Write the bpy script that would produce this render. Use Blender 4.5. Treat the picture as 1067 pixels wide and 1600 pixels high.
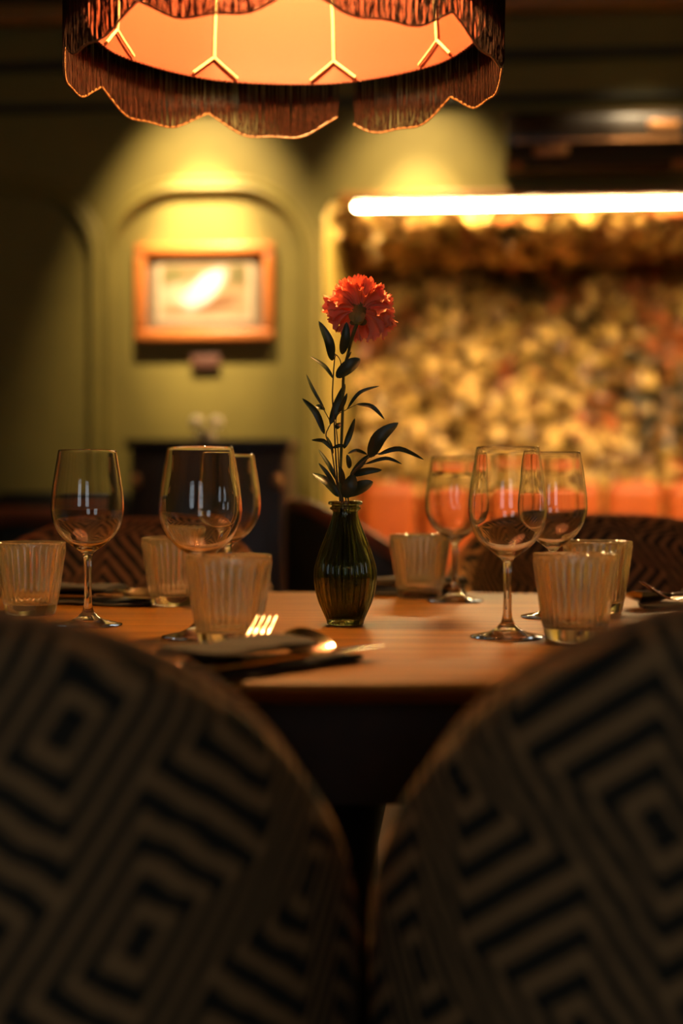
import bpy, bmesh, math, random
from mathutils import Vector, Matrix
import numpy as np
R = math.radians
PI = math.pi
random.seed(11)
for o in list(bpy.data.objects): bpy.data.objects.remove(o)
scene = bpy.context.scene
col = scene.collection

# ------------------------------------------------------------------ camera, world, exposure
FPX = 2222.0                       # 50 mm lens, 36 mm tall frame of 1600 px
CAM_Z = 0.906
PITCH = math.atan(40 / FPX)
cam = bpy.data.cameras.new('camera'); cam_o = bpy.data.objects.new('camera', cam); col.objects.link(cam_o)
cam.sensor_fit = 'VERTICAL'; cam.sensor_height = 36; cam.lens = 50
cam_o.location = (0, 0, CAM_Z); cam_o.rotation_euler = (R(90) - PITCH, 0, 0)
cam.clip_start = 0.05; cam.clip_end = 60
cam.dof.use_dof = True; cam.dof.focus_distance = 1.60; cam.dof.aperture_fstop = 2.0
scene.camera = cam_o
world = bpy.data.worlds.new('world'); scene.world = world; world.use_nodes = True
world.node_tree.nodes['Background'].inputs[0].default_value = (0.9, 0.75, 0.5, 1)
world.node_tree.nodes['Background'].inputs[1].default_value = 0.02
vs = scene.view_settings
scene.display_settings.display_device = 'sRGB'
vs.view_transform = 'Standard'; vs.look = 'None'; vs.gamma = 1; vs.exposure = 0.2; vs.use_curve_mapping = False
BULB = 1050.0                       # lamp bulb radiance
SPOT_PICTURE, SPOT_BOOTH, SPOT_COOLER = 110.0, 75.0, 20.0
STRIP = 235.0
WINDOW = 1.8
try:
    scene.cycles.max_bounces = 14; scene.cycles.transmission_bounces = 12; scene.cycles.glossy_bounces = 6
    scene.cycles.diffuse_bounces = 4; scene.cycles.sample_clamp_indirect = 6.0; scene.cycles.blur_glossy = 0.6
except Exception: pass

def at(x, y, d):
    """point of the place seen at photo pixel (x, y), at forward distance d"""
    rx = (x - 533.5) / FPX; ry = (800 - y) / FPX
    f = Vector((0, math.cos(PITCH), -math.sin(PITCH))); u = Vector((0, math.sin(PITCH), math.cos(PITCH)))
    v = f + Vector((rx, 0, 0)) + u * ry
    return Vector((0, 0, CAM_Z)) + v * (d / v.y)
# the far wall stands a little askew to the camera: (u along it, v behind it, z)
PSI = R(4.5); WU = Vector((math.cos(PSI), -math.sin(PSI), 0)); WV = Vector((math.sin(PSI), math.cos(PSI), 0)); W0 = Vector((0, 4.5, 0))
WM = Matrix(((WU.x, WV.x, 0, W0.x), (WU.y, WV.y, 0, W0.y), (0, 0, 1, 0), (0, 0, 0, 1)))
def wl(x, y, v=0.0):
    """photo pixel -> (u, z) on the plane v of the far wall"""
    c = Vector((0, 0, CAM_Z)); r = at(x, y, 1.0) - c
    t = ((W0 + WV * v - c).dot(WV)) / r.dot(WV)
    p = c + r * t
    return ((p - W0).dot(WU), p.z)

# ------------------------------------------------------------------ helpers
class MB:
    def __init__(s): s.v = []; s.f = []; s.uv = None
    def add(s, vs_, fs):
        b = len(s.v); s.v += [tuple(p) for p in vs_]; s.f += [tuple(i + b for i in f) for f in fs]; return s
    def box(s, a, b, m=None):
        x0, y0, z0 = a; x1, y1, z1 = b
        vs_ = [Vector(p) for p in ((x0,y0,z0),(x1,y0,z0),(x1,y1,z0),(x0,y1,z0),(x0,y0,z1),(x1,y0,z1),(x1,y1,z1),(x0,y1,z1))]
        if m is not None: vs_ = [m @ p for p in vs_]
        return s.add(vs_, [(3,2,1,0),(4,5,6,7),(0,1,5,4),(1,2,6,5),(2,3,7,6),(3,0,4,7)])
    def grid(s, rows, closed_u=False, flip=False):
        n = len(rows); m = len(rows[0]); vs_ = [p for r in rows for p in r]; fs = []
        for i in range(n - 1):
            for j in range(m if closed_u else m - 1):
                k = (j + 1) % m
                q = (i*m+j, i*m+k, (i+1)*m+k, (i+1)*m+j)
                fs.append(q[::-1] if flip else q)
        return s.add(vs_, fs)
    def lathe(s, prof, n=48, rib=None, cap0=False, cap1=False):
        rows = []
        for (r, z) in prof:
            rows.append([((r * (1 if rib is None else rib(2*PI*k/n, z))) * math.cos(2*PI*k/n), (r * (1 if rib is None else rib(2*PI*k/n, z))) * math.sin(2*PI*k/n), z) for k in range(n)])
        b = len(s.v); s.grid(rows, True)
        if cap0: s.f.append(tuple(b + k for k in range(n))[::-1])
        if cap1: s.f.append(tuple(b + (len(prof)-1)*n + k for k in range(n)))
        return s
    def tube(s, path, rad, n=8, cap=True, squash=None):
        path = [Vector(p) for p in path]; N = len(path)
        if not isinstance(rad, (list, tuple)): rad = [rad] * N
        rows = []; up = None
        for i, p in enumerate(path):
            t = (path[min(i+1, N-1)] - path[max(i-1, 0)]).normalized()
            if up is None:
                up = Vector((0, 0, 1)) if abs(t.z) < 0.9 else Vector((0, 1, 0))
            a = t.cross(up).normalized(); b = a.cross(t).normalized(); up = b
            q = squash or (1, 1)
            rows.append([p + (a * math.cos(2*PI*k/n) * q[0] + b * math.sin(2*PI*k/n) * q[1]) * rad[i] for k in range(n)])
        base = len(s.v); s.grid(rows, True, flip=True)
        if cap:
            s.f.append(tuple(base + k for k in range(n))); s.f.append(tuple(base + (N-1)*n + k for k in range(n))[::-1])
        return s
    def ball(s, c, r, seg=10, ring=6, sc=(1, 1, 1)):
        c = Vector(c); rows = []
        for i in range(ring + 1):
            a = -PI/2 + PI * i / ring
            rr = max(math.cos(a), 0.02)
            rows.append([c + Vector((rr*math.cos(2*PI*k/seg)*sc[0], rr*math.sin(2*PI*k/seg)*sc[1], math.sin(a)*sc[2])) * r for k in range(seg)])
        b = len(s.v); s.grid(rows, True)
        s.f.append(tuple(b + k for k in range(seg))[::-1]); s.f.append(tuple(b + ring*seg + k for k in range(seg)))
        return s
    def mesh(s, name, mat, smooth=True, bevel=0.0, bseg=2, angle=38, fix=False):
        me = bpy.data.meshes.new(name); me.from_pydata(s.v, [], s.f); me.update()
        bm = bmesh.new(); bm.from_mesh(me)
        if fix: bmesh.ops.recalc_face_normals(bm, faces=bm.faces)
        if bevel:
            es = [e for e in bm.edges if len(e.link_faces) == 2 and e.calc_face_angle(0) > R(30)]
            bmesh.ops.bevel(bm, geom=es, offset=bevel, segments=bseg, profile=0.5, affect='EDGES', clamp_overlap=True)
        for f in bm.faces: f.smooth = smooth
        if smooth:
            for e in bm.edges:
                if len(e.link_faces) == 2 and e.calc_face_angle(0) > R(angle): e.smooth = False
        bm.to_mesh(me); bm.free()
        if mat: me.materials.append(mat)
        if s.uv is not None:
            l = me.uv_layers.new(name='UVMap')
            idx = np.zeros(len(me.loops), dtype=np.int32); me.loops.foreach_get('vertex_index', idx)
            l.data.foreach_set('uv', np.array(s.uv, dtype=np.float32)[idx].ravel())
        return me
    def build(s, name, mat, parent=None, **k):
        kind = k.pop('kind', None)
        return link(name, s.mesh(name, mat, **k), parent, kind)
def link(name, data, parent=None, kind=None):
    o = bpy.data.objects.new(name, data); col.objects.link(o)
    if parent: o.parent = parent
    if kind: o['kind'] = kind
    return o
def tag(o, label, cat, group=None):
    o['label'] = label; o['category'] = cat
    if group: o['group'] = group
    return o
def thing(name, label, cat, loc=(0,0,0), rz=0.0, group=None):
    o = bpy.data.objects.new(name, None); col.objects.link(o); o.empty_display_size = 0.05
    o.location = loc; o.rotation_euler = (0, 0, rz)
    return tag(o, label, cat, group)
def copy_tree(o, parent=None):
    c = o.copy(); col.objects.link(c); c.parent = parent
    for ch in list(o.children): copy_tree(ch, c)
    return c
def lerp(a, b, t): return a + (b - a) * t
def interp(tab, x):
    for (x0, y0), (x1, y1) in zip(tab, tab[1:]):
        if x <= x1: return lerp(y0, y1, (x - x0) / (x1 - x0))
    return tab[-1][1]
def smoothpath(pts, n=6):
    """Catmull-Rom through points"""
    pts = [Vector(p) for p in pts]; out = []
    for i in range(len(pts) - 1):
        p0 = pts[max(i-1, 0)]; p1 = pts[i]; p2 = pts[i+1]; p3 = pts[min(i+2, len(pts)-1)]
        for k in range(n):
            t = k / n
            out.append(0.5 * ((2*p1) + (p2-p0)*t + (2*p0-5*p1+4*p2-p3)*t*t + (3*p1-p0-3*p2+p3)*t**3))
    out.append(pts[-1]); return out

# ------------------------------------------------------------------ materials
class NT:
    def __init__(s, name):
        s.m = bpy.data.materials.new(name); s.m.use_nodes = True; s.t = s.m.node_tree
        s.b = s.t.nodes['Principled BSDF']; s.out = s.t.nodes['Material Output']
    def n(s, kind, **kw):
        nd = s.t.nodes.new(kind)
        for k, v in kw.items(): setattr(nd, k, v)
        return nd
    def l(s, a, b): s.t.links.new(a, b)
    def val(s, v, sock):
        if hasattr(v, 'links') or isinstance(v, bpy.types.NodeSocket): s.l(v, sock)
        else: sock.default_value = v
    def math(s, op, a, b=None, c=None):
        nd = s.n('ShaderNodeMath', operation=op); s.val(a, nd.inputs[0])
        if b is not None: s.val(b, nd.inputs[1])
        if c is not None: s.val(c, nd.inputs[2])
        return nd.outputs[0]
    def ramp(s, fac, stops, interp='LINEAR'):
        r = s.n('ShaderNodeValToRGB'); r.color_ramp.interpolation = interp
        e = r.color_ramp.elements
        while len(e) < len(stops): e.new(0.5)
        for q, (p, c) in zip(e, stops): q.position = p; q.color = (*c, 1)
        s.l(fac, r.inputs[0]); return r.outputs[0]
    def mix(s, fac, a, b, blend='MIX'):
        nd = s.n('ShaderNodeMix', data_type='RGBA', blend_type=blend)
        s.val(fac, nd.inputs[0])
        for v, i in ((a, 6), (b, 7)):
            if isinstance(v, tuple): nd.inputs[i].default_value = (*v, 1)
            else: s.l(v, nd.inputs[i])
        return nd.outputs[2]
    def noise(s, scale, detail=3, rough=0.5, vec=None, stretch=None, kind='Object'):
        if vec is None:
            vec = s.n('ShaderNodeTexCoord').outputs[kind]
        if stretch:
            mp = s.n('ShaderNodeMapping'); mp.inputs['Scale'].default_value = stretch; s.l(vec, mp.inputs[0]); vec = mp.outputs[0]
        nd = s.n('ShaderNodeTexNoise'); nd.inputs['Scale'].default_value = scale; nd.inputs['Detail'].default_value = detail
        nd.inputs['Roughness'].default_value = rough; s.l(vec, nd.inputs['Vector']); return nd.outputs['Fac']
    def bump(s, h, strength=0.2, dist=0.002):
        nd = s.n('ShaderNodeBump'); nd.inputs['Strength'].default_value = strength; nd.inputs['Distance'].default_value = dist
        s.l(h, nd.inputs['Height']); s.l(nd.outputs[0], s.b.inputs['Normal'])
    def set(s, color=None, rough=None, metal=None, **kw):
        if color is not None: s.b.inputs['Base Color'].default_value = (*color, 1)
        if rough is not None: s.b.inputs['Roughness'].default_value = rough
        if metal is not None: s.b.inputs['Metallic'].default_value = metal
        for k, v in kw.items(): s.b.inputs[k.replace('_', ' ')].default_value = v
        return s
def flat(name, color, rough=0.5, metal=0.0, var=0.25, scale=25.0, bump=0.0, **kw):
    """plain surface with slight natural unevenness"""
    t = NT(name); t.set(color, rough, metal, **kw)
    f = t.noise(scale, 4)
    lo = tuple(c * (1 - var) for c in color); hi = tuple(min(1, c * (1 + var)) for c in color)
    t.l(t.ramp(f, [(0.3, lo), (0.7, hi)]), t.b.inputs['Base Color'])
    if bump: t.bump(f, bump)
    return t.m
def glass(name, color=(1, 1, 1), rough=0.0, ior=1.5):
    t = NT(name); t.set(color, rough); t.b.inputs['Transmission Weight'].default_value = 1.0; t.b.inputs['IOR'].default_value = ior
    return t.m
def emit(name, color, strength):
    t = NT(name); t.set((0.02, 0.02, 0.02), 0.5)
    t.b.inputs['Emission Color'].default_value = (*color, 1); t.b.inputs['Emission Strength'].default_value = strength
    return t.m
def wood(name, stops, scale=2.0, rough=0.35, stretch=(1, 14, 14), coat=0.0, bump=0.05):
    t = NT(name); t.set(rough=rough)
    a = t.noise(scale, 8, 0.62, stretch=stretch)
    b = t.noise(scale * 9, 4, 0.6, stretch=stretch)
    f = t.math('ADD', t.math('MULTIPLY', a, 0.75), t.math('MULTIPLY', b, 0.25))
    t.l(t.ramp(f, stops), t.b.inputs['Base Color']); t.b.inputs['Coat Weight'].default_value = coat
    t.bump(b, bump, 0.001)
    return t.m
M = {}
M['wall'] = flat('olive_wall_paint', (0.275, 0.208, 0.038), 0.6, var=0.07, scale=9, bump=0.03)
M['wall_dark'] = flat('dark_wall_paint', (0.06, 0.055, 0.03), 0.7, var=0.15)
M['ceiling'] = flat('cream_ceiling_paint', (0.50, 0.36, 0.20), 0.8, var=0.1)
M['floor'] = wood('dark_floor_wood', [(0.3, (0.010, 0.006, 0.004)), (0.7, (0.022, 0.012, 0.006))], 1.2, 0.45)
M['table'] = wood('oak_table_wood', [(0.34, (0.080, 0.028, 0.003)), (0.5, (0.185, 0.074, 0.007)), (0.68, (0.27, 0.116, 0.012))], 2.2, 0.46, coat=0.0)
M['table'].node_tree.nodes['Principled BSDF'].inputs['Specular IOR Level'].default_value = 0.2
M['walnut'] = wood('walnut_wood', [(0.3, (0.018, 0.010, 0.006)), (0.7, (0.045, 0.022, 0.011))], 3.0, 0.4)
M['trimwood'] = wood('brown_trim_wood', [(0.3, (0.42, 0.19, 0.045)), (0.7, (0.58, 0.28, 0.07))], 2.0, 0.4)
M['framewood'] = wood('orange_frame_wood', [(0.3, (0.62, 0.17, 0.03)), (0.7, (0.78, 0.25, 0.05))], 4.0, 0.35)
M['black_metal'] = flat('black_metal', (0.012, 0.012, 0.011), 0.45, 0.6)
M['steel'] = flat('polished_steel', (0.62, 0.53, 0.44), 0.16, 1.0, var=0.04)
M['napkin'] = flat('dark_napkin_cloth', (0.018, 0.015, 0.010), 0.85, var=0.4, scale=400, bump=0.4)
M['glass'] = glass('clear_glass')
t = NT('ribbed_glass'); t.set((1.0, 0.97, 0.90), 0.015); t.b.inputs['Transmission Weight'].default_value = 1.0; t.b.inputs['IOR'].default_value = 1.5
df = t.n('ShaderNodeBsdfDiffuse'); df.inputs[0].default_value = (0.92, 0.76, 0.45, 1)
tr = t.n('ShaderNodeBsdfTranslucent'); tr.inputs[0].default_value = (0.92, 0.76, 0.45, 1)
m1 = t.n('ShaderNodeMixShader'); m1.inputs[0].default_value = 0.5; t.l(df.outputs[0], m1.inputs[1]); t.l(tr.outputs[0], m1.inputs[2])
ms = t.n('ShaderNodeMixShader'); ms.inputs[0].default_value = 0.07
t.l(t.b.outputs[0], ms.inputs[1]); t.l(m1.outputs[0], ms.inputs[2]); t.l(ms.outputs[0], t.out.inputs[0]); M['ribbed'] = t.m
M['vase'] = glass('olive_vase_glass', (0.22, 0.28, 0.13), 0.0)
M['water'] = glass('water', (0.95, 1, 0.95), 0.0, 1.33)
M['stem'] = flat('carnation_stem_green', (0.10, 0.12, 0.03), 0.5, var=0.3, scale=90)
M['twig'] = flat('sprig_twig', (0.06, 0.055, 0.02), 0.6, var=0.3, scale=90)
M['leaf'] = flat('dark_leaf', (0.030, 0.052, 0.022), 0.38, var=0.35, scale=60)
M['calyx'] = flat('calyx_green', (0.17, 0.19, 0.05), 0.5, var=0.35, scale=70)
t = NT('red_petal'); t.set((0.62, 0.05, 0.03), 0.55)
t.l(t.ramp(t.noise(60, 3), [(0.3, (0.90, 0.32, 0.18)), (0.7, (0.97, 0.50, 0.31))]), t.b.inputs['Base Color'])
t.b.inputs['Subsurface Weight'].default_value = 0.0
tr = t.n('ShaderNodeBsdfTranslucent'); tr.inputs[0].default_value = (0.75, 0.11, 0.05, 1)
ms = t.n('ShaderNodeMixShader'); ms.inputs[0].default_value = 0.30
t.l(t.b.outputs[0], ms.inputs[1]); t.l(tr.outputs[0], ms.inputs[2]); t.l(ms.outputs[0], t.out.inputs[0]); M['petal'] = t.m
# lamp
t = NT('orange_silk_lining'); t.set((0.155, 0.023, 0.0055), 0.6)
wv = t.noise(900, 2); t.bump(wv, 0.15, 0.0005)
tr = t.n('ShaderNodeBsdfTranslucent'); tr.inputs[0].default_value = (0.15, 0.03, 0.007, 1)
ms = t.n('ShaderNodeMixShader'); ms.inputs[0].default_value = 0.12
t.l(t.b.outputs[0], ms.inputs[1]); t.l(tr.outputs[0], ms.inputs[2]); t.l(ms.outputs[0], t.out.inputs[0]); M['lining'] = t.m
M['cover'] = flat('dark_red_velvet', (0.06, 0.008, 0.006), 0.8, var=0.3, scale=60)
M['fringe'] = flat('dark_red_fringe', (0.026, 0.007, 0.003), 0.9, var=0.5, scale=160, Specular_IOR_Level=0.1)
M['bead'] = flat('gold_bead_trim', (0.30, 0.14, 0.05), 0.35, var=0.15, scale=300)
M['rimbead'] = flat('red_gimp_trim', (0.12, 0.022, 0.01), 0.5, var=0.3, scale=300)
M['wire'] = flat('white_wrapped_wire', (0.50, 0.36, 0.20), 0.6, var=0.1, scale=200)
M['cord'] = flat('brown_cord', (0.05, 0.02, 0.012), 0.7)
M['bulb'] = emit('lit_bulb', (1.0, 0.57, 0.18), BULB)
M['strip'] = emit('lit_strip', (1.0, 0.66, 0.29), STRIP)
M['spotlens'] = emit('lit_lens', (1.0, 0.75, 0.42), 3.0)
M['pane'] = emit('daylight_pane', (0.80, 0.92, 1.0), WINDOW)
# booth
M['leather'] = flat('orange_leather', (0.36, 0.080, 0.012), 0.42, var=0.14, scale=30, bump=0.06)
M['dark_leather'] = flat('black_leather', (0.014, 0.014, 0.010), 0.5, var=0.3, scale=30, bump=0.05)
M['red_leather'] = flat('oxblood_leather', (0.24, 0.065, 0.022), 0.45, var=0.2, scale=30, bump=0.05)
M['plastic'] = flat('dark_brown_plastic', (0.035, 0.022, 0.012), 0.3, var=0.1)
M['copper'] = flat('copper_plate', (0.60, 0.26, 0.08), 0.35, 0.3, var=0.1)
M['plaque'] = flat('brown_plaque', (0.13, 0.05, 0.03), 0.5, var=0.2)
M['mat'] = flat('grey_brown_mat_board', (0.17, 0.115, 0.06), 0.8, var=0.08)
M['cream'] = flat('cream_ceramic', (0.8, 0.68, 0.48), 0.4, var=0.05)
M['paper'] = flat('cream_paper', (0.50, 0.37, 0.22), 0.7, var=0.05)
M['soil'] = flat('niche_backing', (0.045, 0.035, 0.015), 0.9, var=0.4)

def chair_cloth(name, ang, ou, ov):
    """woven rows of nested rectangles, light olive on black; uv in metres"""
    t = NT(name); t.set(rough=0.9)
    uv = t.n('ShaderNodeTexCoord').outputs['UV']
    nz = t.n('ShaderNodeTexNoise'); nz.inputs['Scale'].default_value = 40; nz.inputs['Detail'].default_value = 2; t.l(uv, nz.inputs['Vector'])
    sep = t.n('ShaderNodeSeparateXYZ'); t.l(uv, sep.inputs[0])
    wob = t.math('MULTIPLY', t.math('SUBTRACT', nz.outputs['Fac'], 0.5), 0.008)
    u = t.math('ADD', t.math('SUBTRACT', sep.outputs[0], ou), wob); v = t.math('ADD', t.math('SUBTRACT', sep.outputs[1], ov), wob)
    c, s_ = math.cos(ang), math.sin(ang)
    # s runs along the steep lines, q across them
    sdir = (s_, -c); qdir = (c, s_)
    sc = t.math('ADD', t.math('MULTIPLY', u, sdir[0]), t.math('MULTIPLY', v, sdir[1]))
    q = t.math('ADD', t.math('MULTIPLY', u, qdir[0]), t.math('MULTIPLY', v, qdir[1]))
    Wd, L = 0.105, 0.165
    ci = t.math('FLOOR', t.math('ADD', t.math('DIVIDE', q, Wd), 0.5))
    ql = t.math('ABSOLUTE', t.math('SUBTRACT', t.math('DIVIDE', q, Wd), ci))          # 0..0.5
    s2 = t.math('ADD', t.math('DIVIDE', sc, L), t.math('MULTIPLY', ci, 0.5))
    sl = t.math('ABSOLUTE', t.math('SUBTRACT', s2, t.math('FLOOR', t.math('ADD', s2, 0.5))))
    m = t.math('MAXIMUM', ql, sl)
    wave = t.math('SINE', t.math('MULTIPLY', t.math('SUBTRACT', m, 0.075), 2 * PI * 7.65))
    f = t.math('ADD', t.math('MULTIPLY', wave, 0.5), 0.5)
    w2 = t.noise(900, 2, vec=uv)
    f2 = t.math('ADD', f, t.math('MULTIPLY', t.math('SUBTRACT', w2, 0.5), 0.25))
    t.l(t.ramp(f2, [(0.33, (0.013, 0.014, 0.009)), (0.92, (0.40, 0.215, 0.08))]), t.b.inputs['Base Color'])
    t.bump(f2, 0.35, 0.002)
    return t.m

# ------------------------------------------------------------------ setting
def room_box(name, a, b, mat):
    o = MB().box(a, b).build(name, mat, smooth=False, kind='structure'); o.matrix_world = WM; return o
UL, UR, VB, VF, H = -2.7, 2.7, 1.50, -7.3, 2.62
room_box('floor', (UL - .1, VF, -.06), (UR + .1, VB + .2, 0), M['floor'])
room_box('ceiling', (UL - .1, VF, H), (UR + .1, VB + .2, H + .08), M['ceiling'])
room_box('wall_left', (UL - .1, VF, 0), (UL, VB + .2, H), M['wall'])
room_box('wall_right', (UR, VF, 0), (UR + .1, VB + .2, H), M['wall'])
# far wall with the booth opening (rounded corner)
u0 = wl(506, 560)[0]; zt = wl(620, 300)[1]; rc = 0.09
out = [(UL, 0), (u0, 0), (u0, zt - rc)]
for k in range(1, 9):
    a = PI - (PI / 2) * k / 8
    out.append((u0 + rc + rc * math.cos(a), zt - rc + rc * math.sin(a)))
out += [(UR, zt), (UR, H), (UL, H)]
n = len(out); TH = 0.11
mb = MB(); mb.add([(u, 0, z) for u, z in out] + [(u, TH, z) for u, z in out],
                  [tuple(range(n)), tuple(range(2*n-1, n-1, -1))] + [(i, (i+1) % n + 0, (i+1) % n + n, i + n)[::-1] for i in range(n)])
wb = mb.build('wall_far', M['wall'], smooth=False, kind='structure', fix=True); wb.matrix_world = WM
# booth nook shell
VN = 1.36
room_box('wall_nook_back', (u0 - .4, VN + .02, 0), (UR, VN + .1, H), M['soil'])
room_box('wall_nook_side', (u0 - .12, TH + .002, 0), (u0 - .002, VN + .018, H - .01), M['wall'])
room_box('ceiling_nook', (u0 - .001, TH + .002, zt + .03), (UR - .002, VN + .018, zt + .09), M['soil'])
# wall behind the camera with two windows
VW = -7.0
wins = [(-1.35, -0.45), (0.45, 1.35)]; wz0, wz1 = 1.0, 2.2
mb = MB()
xs = [UL, wins[0][0], wins[0][1], wins[1][0], wins[1][1], UR]
for i in range(5):
    if i % 2 == 0: mb.box((xs[i], VW - .1, 0), (xs[i+1], VW, H))
    else:
        mb.box((xs[i], VW - .1, 0), (xs[i+1], VW, wz0)); mb.box((xs[i], VW - .1, wz1), (xs[i+1], VW, H))
o = mb.build('wall_rear', M['wall_dark'], smooth=False, kind='structure'); o.matrix_world = WM
for i, (a, b) in enumerate(wins):
    f = MB(); w = 0.05
    f.box((a, VW - .09, wz0), (b, VW - .01, wz0 + w)); f.box((a, VW - .09, wz1 - w), (b, VW - .01, wz1))
    f.box((a, VW - .09, wz0 + w), (a + w, VW - .01, wz1 - w)); f.box((b - w, VW - .09, wz0 + w), (b, VW - .01, wz1 - w))
    wo = f.build('window_%d' % (i + 1), M['walnut'], smooth=False, kind='structure'); wo.matrix_world = WM
    mu, mz = (a + b) / 2, (wz0 + wz1) / 2
    MB().box((mu - .015, VW - .07, wz0 + w), (mu + .015, VW - .03, wz1 - w)).build('mullion', M['walnut'], wo, smooth=False)
    MB().box((a + w, VW - .068, mz - .015), (b - w, VW - .032, mz + .015)).build('transom', M['walnut'], wo, smooth=False)
    for (p, q) in ((a + w, mu - .015), (mu + .015, b - w)):
        for (r_, s_) in ((wz0 + w, mz - .015), (mz + .015, wz1 - w)):
            MB().box((p, VW - .055, r_), (q, VW - .045, s_)).build('pane', M['pane'], wo, smooth=False)
# crown mouldings along the top of the far wall
zc = wl(930, 22)[1]
mb = MB(); mb.box((UL, -.09, zc), (UR, -.001, zc + .05)); o = mb.build('trim_1', M['trimwood'], bevel=.008, kind='structure'); o.matrix_world = WM
for k, (z, d, hgt) in enumerate(((zc + .05, .14, .04), (zc - .14, .035, .03), (zc - .27, .03, .025))):
    mb = MB(); mb.box((UL, -d, z), (UR, -.001, z + hgt)); o = mb.build('trim_%d' % (k + 2), M['wall_dark'], bevel=.006, kind='structure'); o.matrix_world = WM
# rounded panel mouldings
def panel_path(xa, xb, ytop, rad, zlow=0.05):
    ua = wl(xa, 500)[0]; ub = wl(xb, 500)[0]; zt_ = wl((xa + xb) / 2, ytop)[1]
    p = [(ua, 0, zlow), (ua, 0, zt_ - rad)]
    for k in range(1, 13):
        a = PI - (PI / 2) * k / 12; p.append((ua + rad + rad * math.cos(a), 0, zt_ - rad + rad * math.sin(a)))
    for k in range(0, 13):
        a = PI / 2 - (PI / 2) * k / 12; p.append((ub - rad + rad * math.cos(a), 0, zt_ - rad + rad * math.sin(a)))
    p.append((ub, 0, zlow)); return p
def sweep_mould(path, prof):
    rows = []; N = len(path); P = [Vector(q) for q in path]
    for i, p in enumerate(P):
        t_ = (P[min(i+1, N-1)] - P[max(i-1, 0)]).normalized(); nrm = Vector((t_.z, 0, -t_.x))   # inward
        rows.append([p + nrm * a + Vector((0, -b, 0)) for (a, b) in prof])
    return MB().grid(rows)
prof = [(-.032, 0), (-.030, .010), (-.020, .017), (-.008, .014), (-.004, .022), (.006, .026), (.016, .022), (.020, .008), (.030, .006), (.032, 0)]
for k, (xa, xb) in enumerate(((168, 482), (-160, 152))):
    o = sweep_mould(panel_path(xa, xb, 292, .24), prof).build('trim_%d' % (k + 5), M['wall'], kind='structure', fix=True); o.matrix_world = WM @ Matrix.Translation((0, -.001, 0))

# ------------------------------------------------------------------ foliage of the nook
def leaf_shape(L, w, fold=0.25, droop=0.2):
    v = [(0, 0, 0), (L*.35, w*.5, w*fold), (L*.35, -w*.5, w*fold), (L*.35, 0, 0.0), (L*.72, w*.38, w*fold*.6 - L*droop*.3), (L*.72, -w*.38, w*fold*.6 - L*droop*.3), (L*.72, 0, -L*droop*.3), (L, 0, -L*droop)]
    return v, [(0, 3, 1), (0, 2, 3), (1, 3, 6, 4), (3, 2, 5, 6), (4, 6, 7), (6, 5, 7)]
t = NT('nook_foliage'); t.set(rough=0.36)
at_ = t.n('ShaderNodeAttribute'); at_.attribute_name = 'leafcol'; t.l(at_.outputs['Color'], t.b.inputs['Base Color']); M['foliage'] = t.m
palette = [((0.40, 0.26, 0.07), 'olive_leaf'), ((0.17, 0.085, 0.022), 'brown_leaf'), ((0.028, 0.025, 0.011), 'dark_leaf_green'), ((0.33, 0.10, 0.03), 'red_leaf'), ((0.80, 0.54, 0.19), 'pale_leaf')]
LM = [flat('nook_' + nme, c, 0.36, var=0.2, scale=20) for c, nme in palette]
import mathutils
def species(u, z):
    """which plant grows at a spot of the foliage wall"""
    a = mathutils.noise.noise(Vector((u * 2.1 + 3.1, z * 2.4, 1.7))); b = mathutils.noise.noise(Vector((u * 3.3, z * 3.0 + 5, 8.2)))
    c = mathutils.noise.noise(Vector((u * 9, z * 9, 4.2)))
    x = (u - u0) / 1.4
    dark = a * 0.9 + c * 0.6 + (x - .55) * 0.75
    if b + (x - .6) * .5 > 0.24: return 3 if random.random() < .6 else 1
    if dark > 0.42: return 2 if random.random() < .6 else 1
    if dark > 0.05: return 1 if random.random() < .6 else 0
    r_ = random.random()
    return 4 if r_ < .36 else (0 if r_ < .72 else 1)
fol = thing('foliage_wall', 'dense wall of olive, brown and red leaves behind the orange booth', 'foliage', WM @ Vector((0, VN, 0)), -PSI)
big = [leaf_shape(0.085, 0.056), leaf_shape(0.07, 0.042), leaf_shape(0.066, 0.060)]
LME = {}
for k in range(3):
    for c in range(5):
        mb = MB().add(*big[k]); LME[(k, c)] = mb.mesh('leaf', LM[c])
V, F, C = [], [], []
NW, NS = 3600, 1500
def leafm(u, z, on_wall):
    if on_wall:
        # leaf leaves the wall pointing out and down
        rot = Matrix.Rotation(random.uniform(-1.2, 1.2), 4, 'Y') @ Matrix.Rotation(random.uniform(0.5, 1.25), 4, 'X')
        base = Matrix(((1,0,0,u),(0,1,0,random.uniform(-.05,.015)),(0,0,1,z),(0,0,0,1)))
        d = Vector((random.uniform(-.8, .8), random.uniform(-.75, -.15), random.uniform(-1, .15))).normalized()
    else:
        base = Matrix(((1,0,0,u),(0,1,0,z),(0,0,1,zt + .025 - random.uniform(0, .045)),(0,0,0,1)))
        d = Vector((random.uniform(-1, 1), random.uniform(-1, 1), random.uniform(-.8, -.15))).normalized()
    nr = Vector((random.uniform(-.5, .5), -1, random.uniform(.1, 1.2))) if on_wall else Vector((random.uniform(-.5, .5), random.uniform(-.8, .2), -1))
    y = nr.cross(d).normalized(); zz = d.cross(y).normalized()
    sc_ = random.uniform(.65, 1.25)
    rm = Matrix(((d.x*sc_, y.x*sc_, zz.x*sc_, 0), (d.y*sc_, y.y*sc_, zz.y*sc_, 0), (d.z*sc_, y.z*sc_, zz.z*sc_, 0), (0, 0, 0, 1)))
    return base @ rm
nchild = 0
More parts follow.
